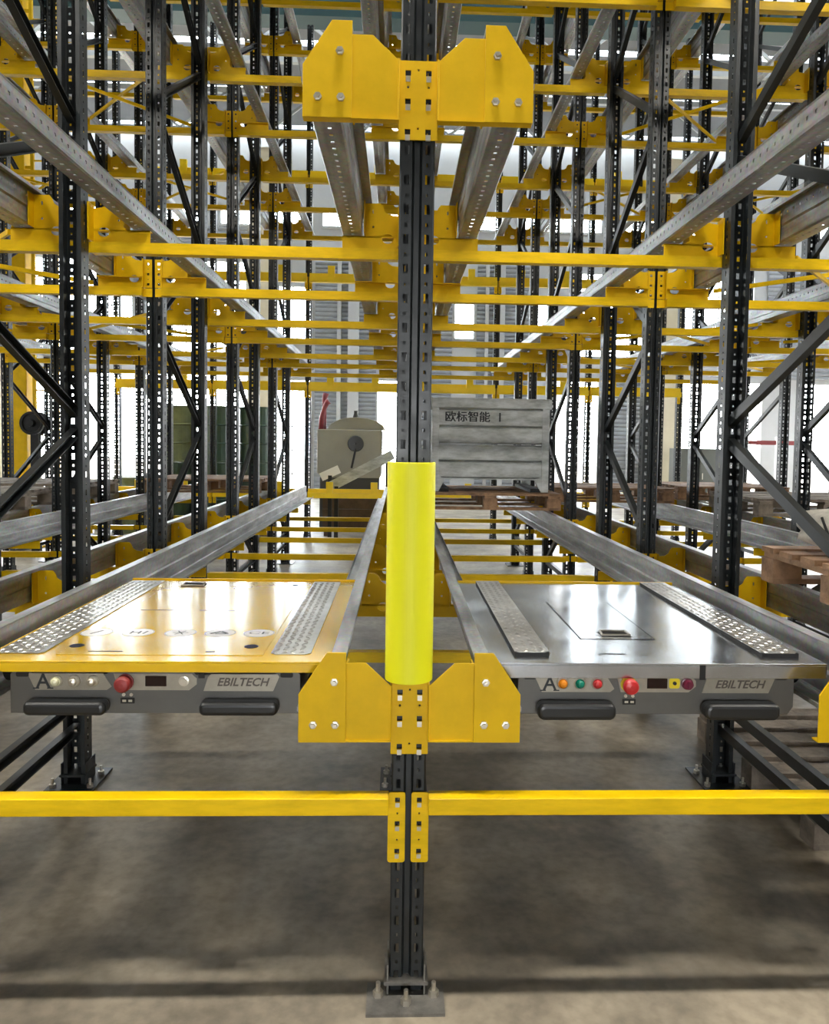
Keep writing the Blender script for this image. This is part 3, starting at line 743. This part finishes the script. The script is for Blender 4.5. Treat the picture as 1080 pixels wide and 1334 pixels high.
def ribpanel(n, z0, z1, x0, x1, y, t):
    b = MB(); hgt = z1 - z0
    prof = [(y+t, z0), (y, z0+0.012), (y, z1-0.012), (y+t, z1)]
    b.add([(x0, a, c) for a, c in prof] + [(x1, a, c) for a, c in prof], [(0,1,5,4),(1,2,6,5),(2,3,7,6)])
    b.box(x0, x1, y+t, y+t+0.006, z0, z1)
    return b.build(n, BIN, bn)
zs = [(0.115, 0.255), (0.262, 0.402), (0.409, 0.549), (0.556, 0.700)]
for (a, b_) in zs:
    ribpanel('panel', a, b_, -w2+0.055, w2-0.055, 0.006, 0.022)
    ribpanel('panel', a, b_, -w2+0.055, w2-0.055, dd-0.03, 0.018)
    for sx in (-1, 1): MB().box(sx*w2-0.004, sx*w2+0.004, 0.05, dd-0.05, a, b_-0.004).build('side_panel', BIN, bn)
MB().box(-w2+0.05, w2-0.05, 0.004, dd-0.01, 0.105, 0.115).build('bin_floor', BIN, bn)
for yy in (0.0, dd-0.06): MB().box(-w2-0.005, w2+0.005, yy-0.008, yy+0.06, 0.708, 0.795).build('top_rim', BIN, bn, bevel=0.012)
for sx in (-1, 1): MB().box(sx*w2-0.03, sx*w2+0.03, 0.05, dd-0.06, 0.708, 0.795).build('top_rim', BIN, bn, bevel=0.012)
for sx in (-1, 1): MB().box(sx*(w2-0.10)-0.05, sx*(w2-0.10)+0.05, 0.02, dd-0.02, 0.0, 0.03).build('runner', BLACKM, bn)
for q in ((-0.0022, 0), (0.0022, 0), (0, 0.002)):
    _t = text_mesh('欧标智能', 0.094, INK, depth=0.0004); _t.transform(Matrix.Translation((q[0], q[1], 0)))
    if q[0] < 0: _all = bmesh.new()
    _all.from_mesh(_t)
_m = bpy.data.meshes.new('lettering'); _all.to_mesh(_m); _all.free(); _m.materials.append(INK)
_o = put('lettering', _m, bn, (-0.20, 0.004, 0.630)); _o.rotation_euler = (PI/2, 0, 0); _o.scale = (1.03, 1, 1)
put_text('lettering', '1', 0.105, INK, bn, (0.075, 0.004, 0.632), bold=0.002)

# ------------------------------------------------------------------ white sack
def blob(name, m, loc, sx, sy, sz, parent=None, seed=1, e=3.2):
    rnd = random.Random(seed); bm = bmesh.new(); bmesh.ops.create_icosphere(bm, subdivisions=4, radius=1)
    ph = [rnd.uniform(0, 6) for _ in range(6)]
    for v in bm.verts:
        n = v.co.normalized(); k = (abs(n.x)**e + abs(n.y)**e + abs(n.z)**e) ** (-1/e)
        k *= 1 + 0.05*math.sin(7*n.x+ph[0])*math.sin(6*n.y+ph[1]) + 0.03*math.sin(13*n.z+ph[2]+5*n.x)
        v.co = Vector((n.x*k*sx, n.y*k*sy, n.z*k*sz + sz*0.97))
    me = bpy.data.meshes.new(name); bm.to_mesh(me); bm.free(); me.materials.append(m); me.shade_smooth()
    return put(name, me, parent, loc)
sk = thing('sack', 'white woven sack tied with dark cord on a pale pallet', 'sack', (1.83, 0.83, RT + 0.148))
blob('body', SACK, (0, 0, 0.008), 0.27, 0.28, 0.09, sk)
MB().tube([(-0.10 + 0.03*math.sin(a*2), -0.285*math.cos(a), 0.095 + 0.10*math.sin(a)) for a in [i*PI/10 for i in range(11)]], 0.006, 6).build('tie_cord', BLACKM, sk)
MB().tube([(-0.278, -0.12 + 0.10*t, 0.02 + 0.13*t) for t in [i/8 for i in range(9)]], 0.005, 6).build('tie_cord', BLACKM, sk)

# ------------------------------------------------------------------ far racking edge with stop blocks
FY = 9.4
for r in (-3, -2, -1, 0, 1, 2, 3):
    ps = thing('rack_post', 'dark perforated post of the far racking, %s' % ROWN[r], 'rack post', (r*W, FY + 0.02, 0), 0, 'posts of the far racking')
    put('upright', UPM, ps, (0, 0, 0.008)); put('base_plate', BASEM, ps, (0, 0, 0))
STOPZ = [0.645, 2.225, 3.81, 5.28]
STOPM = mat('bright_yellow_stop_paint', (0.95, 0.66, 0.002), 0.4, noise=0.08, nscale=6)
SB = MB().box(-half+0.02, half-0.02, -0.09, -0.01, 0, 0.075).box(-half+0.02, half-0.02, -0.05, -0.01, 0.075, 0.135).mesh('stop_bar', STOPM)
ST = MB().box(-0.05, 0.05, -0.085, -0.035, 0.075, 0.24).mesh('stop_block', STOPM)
for l in (-3, -2, -1, 1, 2, 3):
    for L in range(4):
        s = thing('stop_bar', 'yellow far stop bar with blocks, %s, %s' % (LEVEL[L], LANE[l]), 'stop bar', (lane_x(l), FY, STOPZ[L]), 0, 'far racking stop bars')
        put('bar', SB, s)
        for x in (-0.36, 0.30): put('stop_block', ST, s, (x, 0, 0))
        CONP = put('end_plate', CONR, s, (-half, 0, 0.05)); put('end_plate', CONL, s, (half, 0, 0.05))

# ------------------------------------------------------------------ plan bracing rods
ROD = {}
def rod(p0, p1, label):
    o = MB().bar(p0, p1, 0.022, 0.012, (0, 0, 1)).build('tie_rod', YELB); tag(o, label, 'tie rod', 'yellow plan bracing rods')
for l in (-3, -2, 2, 3):
    for L in (1, 2):
        cx_ = lane_x(l); z = BAR_BOT[L] + 0.06
        for k, (ya, yb) in enumerate(((UY[1]+0.13, UY[2]-0.06), (UY[3]+0.13, UY[4]-0.06), (UY[5]+0.13, UY[6]-0.06))):
            for q, dzz in ((1, 0), (-1, 0.03)):
                rod((cx_ - q*(half-0.31), ya, z+dzz), (cx_ + q*(half-0.31), yb, z+dzz), 'thin yellow %s tie rod, %s bay, %s, %s' % ('upper' if q < 0 else 'lower', ORD[k], LEVEL[L], LANE[l]))

# ------------------------------------------------------------------ drums beyond the racking
DM = {}
def drum(loc, m, label):
    d = thing('steel_drum', label, 'drum', loc, 0, 'green steel drums')
    if m.name not in DM:
        prof = [(0.27, 0), (0.292, 0), (0.292, 0.02), (0.282, 0.025), (0.282, 0.28), (0.300, 0.295), (0.282, 0.31), (0.282, 0.57), (0.300, 0.585), (0.282, 0.60), (0.282, 0.855), (0.292, 0.86), (0.292, 0.88), (0.275, 0.88), (0.272, 0.868)]
        DM[m.name] = (MB().lathe(prof, (0,0,0), 'z', 28).mesh('body', m), MB().lathe([(0.03, 0.868), (0.03, 0.885)], (0.17, 0, 0), 'z', 12).mesh('bung', BLACKM))
    put('body', DM[m.name][0], d); put('bung', DM[m.name][1], d)
pallet((-3.02, 10.35, 0.0), 0, 'low wooden pallet on the floor under the stacked drums', w=1.9, d=1.0)
sp = thing('steel_platform', 'dark steel platform raising the stacked drums', 'platform', (-3.02, 10.35, 0.145))
MB().box(-0.9, 0.9, -0.5, 0.5, 0.02, 0.10).build('deck', BLACKM, sp)
for x in (-0.85, 0.85):
    for yy in (-0.45, 0.45): MB().box(x-0.04, x+0.04, yy-0.04, yy+0.04, 0, 0.02).build('foot', BLACKM, sp)
zb = 0.248
for i, (x, yy) in enumerate(((-3.55, 10.3), (-2.93, 10.25), (-2.33, 10.4))):
    nm = ['beside the wide doorway', 'in the middle', 'beside the cream pillar'][i]
    for k in range(2):
        ol = (i == 0 and k == 1)
        drum((x, yy, zb + 0.887*k), DRUMO if ol else DRUMG, ('olive green steel drum on top of its stack ' if ol else 'dark green steel drum %s of its stack ' % ('on top' if k else 'at bottom')) + nm)
drum((-4.30, 10.3, 0.0), DRUMO, 'olive green steel drum standing on the floor beside a platform')
cr_ = thing('steel_crate', 'low grey steel crate on floor beside the olive drum', 'crate', (-5.0, 10.2, 0))
for x in (-0.38, 0.38): MB().box(x-0.02, x+0.02, -0.4, 0.4, 0.08, 0.62).build('side', BIN, cr_)
for yy in (-0.38, 0.38): MB().box(-0.36, 0.36, yy-0.02, yy+0.02, 0.08, 0.62).build('side', BIN, cr_)
for x in (-0.35, 0.35):
    for yy in (-0.35, 0.35): MB().box(x-0.04, x+0.04, yy-0.04, yy+0.04, 0, 0.08).build('foot', BIN, cr_)
MB().box(-0.36, 0.36, -0.36, 0.36, 0.08, 0.10).build('base', BIN, cr_)

# ------------------------------------------------------------------ workshop machine
mc = thing('workshop_machine', 'putty coloured workshop machine with domed top and black handwheel', 'machine', (-0.87, 10.8, 0))
MB().prism([(-0.54, 0.95), (-0.36, 0.88), (0.52, 0.88), (0.54, 0.95), (0.54, 1.69), (-0.54, 1.69)], 'y', 0, 0.8).build('housing', MACH, mc, bevel=0.02)
dome = [(0.26 - 0.48*math.cos(PI*i/14) - 0.15, 1.69 + 0.21*math.sin(PI*i/14)) for i in range(15)]
MB().prism(dome, 'y', 0.1, 0.7).build('dome', MACH, mc, bevel=0.01)
MB().box(-0.5, 0.5, 0.1, 0.7, 0.0, 0.88).build('pedestal', mat('dark_machine_base', (0.05, 0.05, 0.05), 0.5), mc, bevel=0.01)
hw_ = MB().lathe([(0.03, 0), (0.03, -0.06)], (0.11, 0, 1.455), 'y', 12)
hw_.build('hub', BLACKM, mc)
MB().lathe([(0.125, -0.045), (0.135, -0.06), (0.125, -0.075), (0.02, -0.07), (0.02, -0.05), (0.11, -0.05)], (0.11, 0, 1.455), 'y', 28).build('handwheel', BLACK, mc)
MB().tube([(0.11, -0.08, 1.37), (0.08, -0.12, 1.20), (0.05, -0.14, 1.05)], 0.018, 8).build('crank', BLACKM, mc)
MB().lathe([(0.04, 1.88), (0.05, 1.90), (0.03, 1.98), (0.03, 2.02)], (0.08, 0.4, 0), 'z', 12).build('breather_cap', BLACKM, mc)
MB().box(0.56, 0.575, -0.01, 0.5, 1.3, 1.72).build('edge_guard', WHITE, mc)
hs = MB().tube([(-0.50, 0.3, 1.69), (-0.49, 0.3, 1.90), (-0.45, 0.3, 2.05), (-0.41, 0.3, 2.14), (-0.37, 0.3, 2.17)], [0.05, 0.045, 0.04, 0.045, 0.055], 10)
hs.build('suction_hose', MAROON, mc, smooth=True)
MB().tube([(-0.47, 0.5, 1.69), (-0.47, 0.5, 2.2), (-0.44, 0.5, 2.32)], [0.04, 0.04, 0.055], 10).build('suction_hose', MAROON, mc, smooth=True)
ws = thing('steel_offcut', 'slanted grey steel plate leaning behind the far yellow stop bar', 'steel plate', (-0.6, 9.72, 0))
MB().bar((-0.47, 0, 0.80), (0.47, 0.05, 1.30), 0.03, 0.15, (0, 1, 0)).build('plate', BIN, ws)
MB().box(-0.42, -0.36, -0.03, 0.03, 0, 0.80).build('prop', BLACKM, ws); MB().box(0.36, 0.42, 0.03, 0.08, 0, 1.2).build('prop', BLACKM, ws)
wb = thing('steel_offcut', 'short pale sheet of steel leaning behind the far yellow stop bar', 'steel plate', (-1.1, 9.85, 0))
MB().bar((-0.14, 0, 0.93), (0.14, 0, 1.06), 0.02, 0.13, (0, 1, 0)).build('plate', WHITE, wb); MB().box(-0.03, 0.03, -0.02, 0.02, 0, 0.96).build('prop', BLACKM, wb)

# ------------------------------------------------------------------ yellow gantry leg with ladder
gl = thing('gantry_leg', 'tall bright yellow gantry leg with a side ladder', 'gantry leg', (-5.12, 8.5, 0))
MB().box(-0.14, 0.13, -0.15, 0.15, 0, 8.2).build('post', YEL, gl, bevel=0.01)
MB().box(-0.32, 0.32, -0.3, 0.3, 0, 0.03).build('foot_plate', YEL, gl)
for x in (0.22, 0.52): MB().box(x-0.02, x+0.02, -0.13, -0.09, 0.4, 8.0).build('ladder_rail', YEL, gl)
for k in range(24): MB().box(0.24, 0.50, -0.12, -0.10, 0.6+0.3*k, 0.62+0.3*k).build('ladder_rung', YEL, gl)
for k in range(4): MB().box(0.12, 0.22, -0.12, -0.10, 1.0+2*k, 1.04+2*k).build('ladder_bracket', YEL, gl)
cr2 = thing('cable_reel', 'black cable reel mounted beside the yellow gantry leg', 'cable reel', (-4.72, 7.9, 0))
MB().lathe([(0.04, 0.22), (0.15, 0.22), (0.15, 0.19), (0.08, 0.18), (0.08, 0.05), (0.15, 0.04), (0.15, 0.0), (0.12, 0.0), (0.11, 0.02), (0.05, 0.02), (0.04, -0.03), (0.02, -0.03)], (0, 0, 1.66), 'y', 24).build('drum', BLACK, cr2)
MB().box(-0.05, 0.05, 0.08, 0.16, 0, 1.57).build('stand', BLACKM, cr2)

# ------------------------------------------------------------------ dark cabinet & doorway clutter at the end wall
cb2 = thing('machine_cabinet', 'dark grey cabinet standing at the broad cream pillar', 'cabinet', (7.3, 16.6, 0))
MB().box(-0.55, 0.55, -0.3, 0.3, 0.08, 1.45).build('body', mat('cabinet_grey', (0.11, 0.115, 0.10), 0.5), cb2, bevel=0.01)
MB().box(-0.5, 0.5, -0.25, 0.25, 0, 0.08).build('plinth', BLACKM, cb2)
for s in (-1, 1):
    d_ = MB().box(s*0.27-0.255, s*0.27+0.255, -0.315, -0.302, 0.12, 1.40).build('door', mat('cabinet_grey', (0.11, 0.115, 0.10)), cb2)
    MB().box(s*0.06-0.01, s*0.06+0.01, -0.335, -0.316, 0.7, 0.85).build('handle', BOLT, d_)

ba = thing('safety_barrier', 'red and white safety barrier standing before the end wall doorway', 'barrier', (8.75, 15.4, 0))
for x in (-0.75, 0.0, 0.75):
    MB().box(x-0.04, x+0.04, -0.04, 0.04, 0, 1.75).build('post', WHITE, ba); MB().box(x-0.15, x+0.15, -0.15, 0.15, 0, 0.03).build('foot', WHITE, ba)
for x in (-0.375, 0.375): MB().box(x-0.33, x+0.33, -0.02, 0.02, 1.56, 1.66).build('board', REDD, ba)
wc = thing('wooden_crate', 'dark plywood crate on the floor under the far stop bar', 'crate', (-0.72, 10.06, 0))
DW = mat('dark_plywood', (0.10, 0.06, 0.035), 0.7, noise=0.4, nscale=5)
for k in range(3): MB().box(-0.5, 0.36, -0.14, -0.12, 0.10+0.17*k, 0.26+0.17*k).build('plank', DW, wc)
for x in (-0.44, 0.30): MB().box(x-0.04, x+0.04, -0.12, -0.06, 0, 0.62).build('batten', DW, wc)
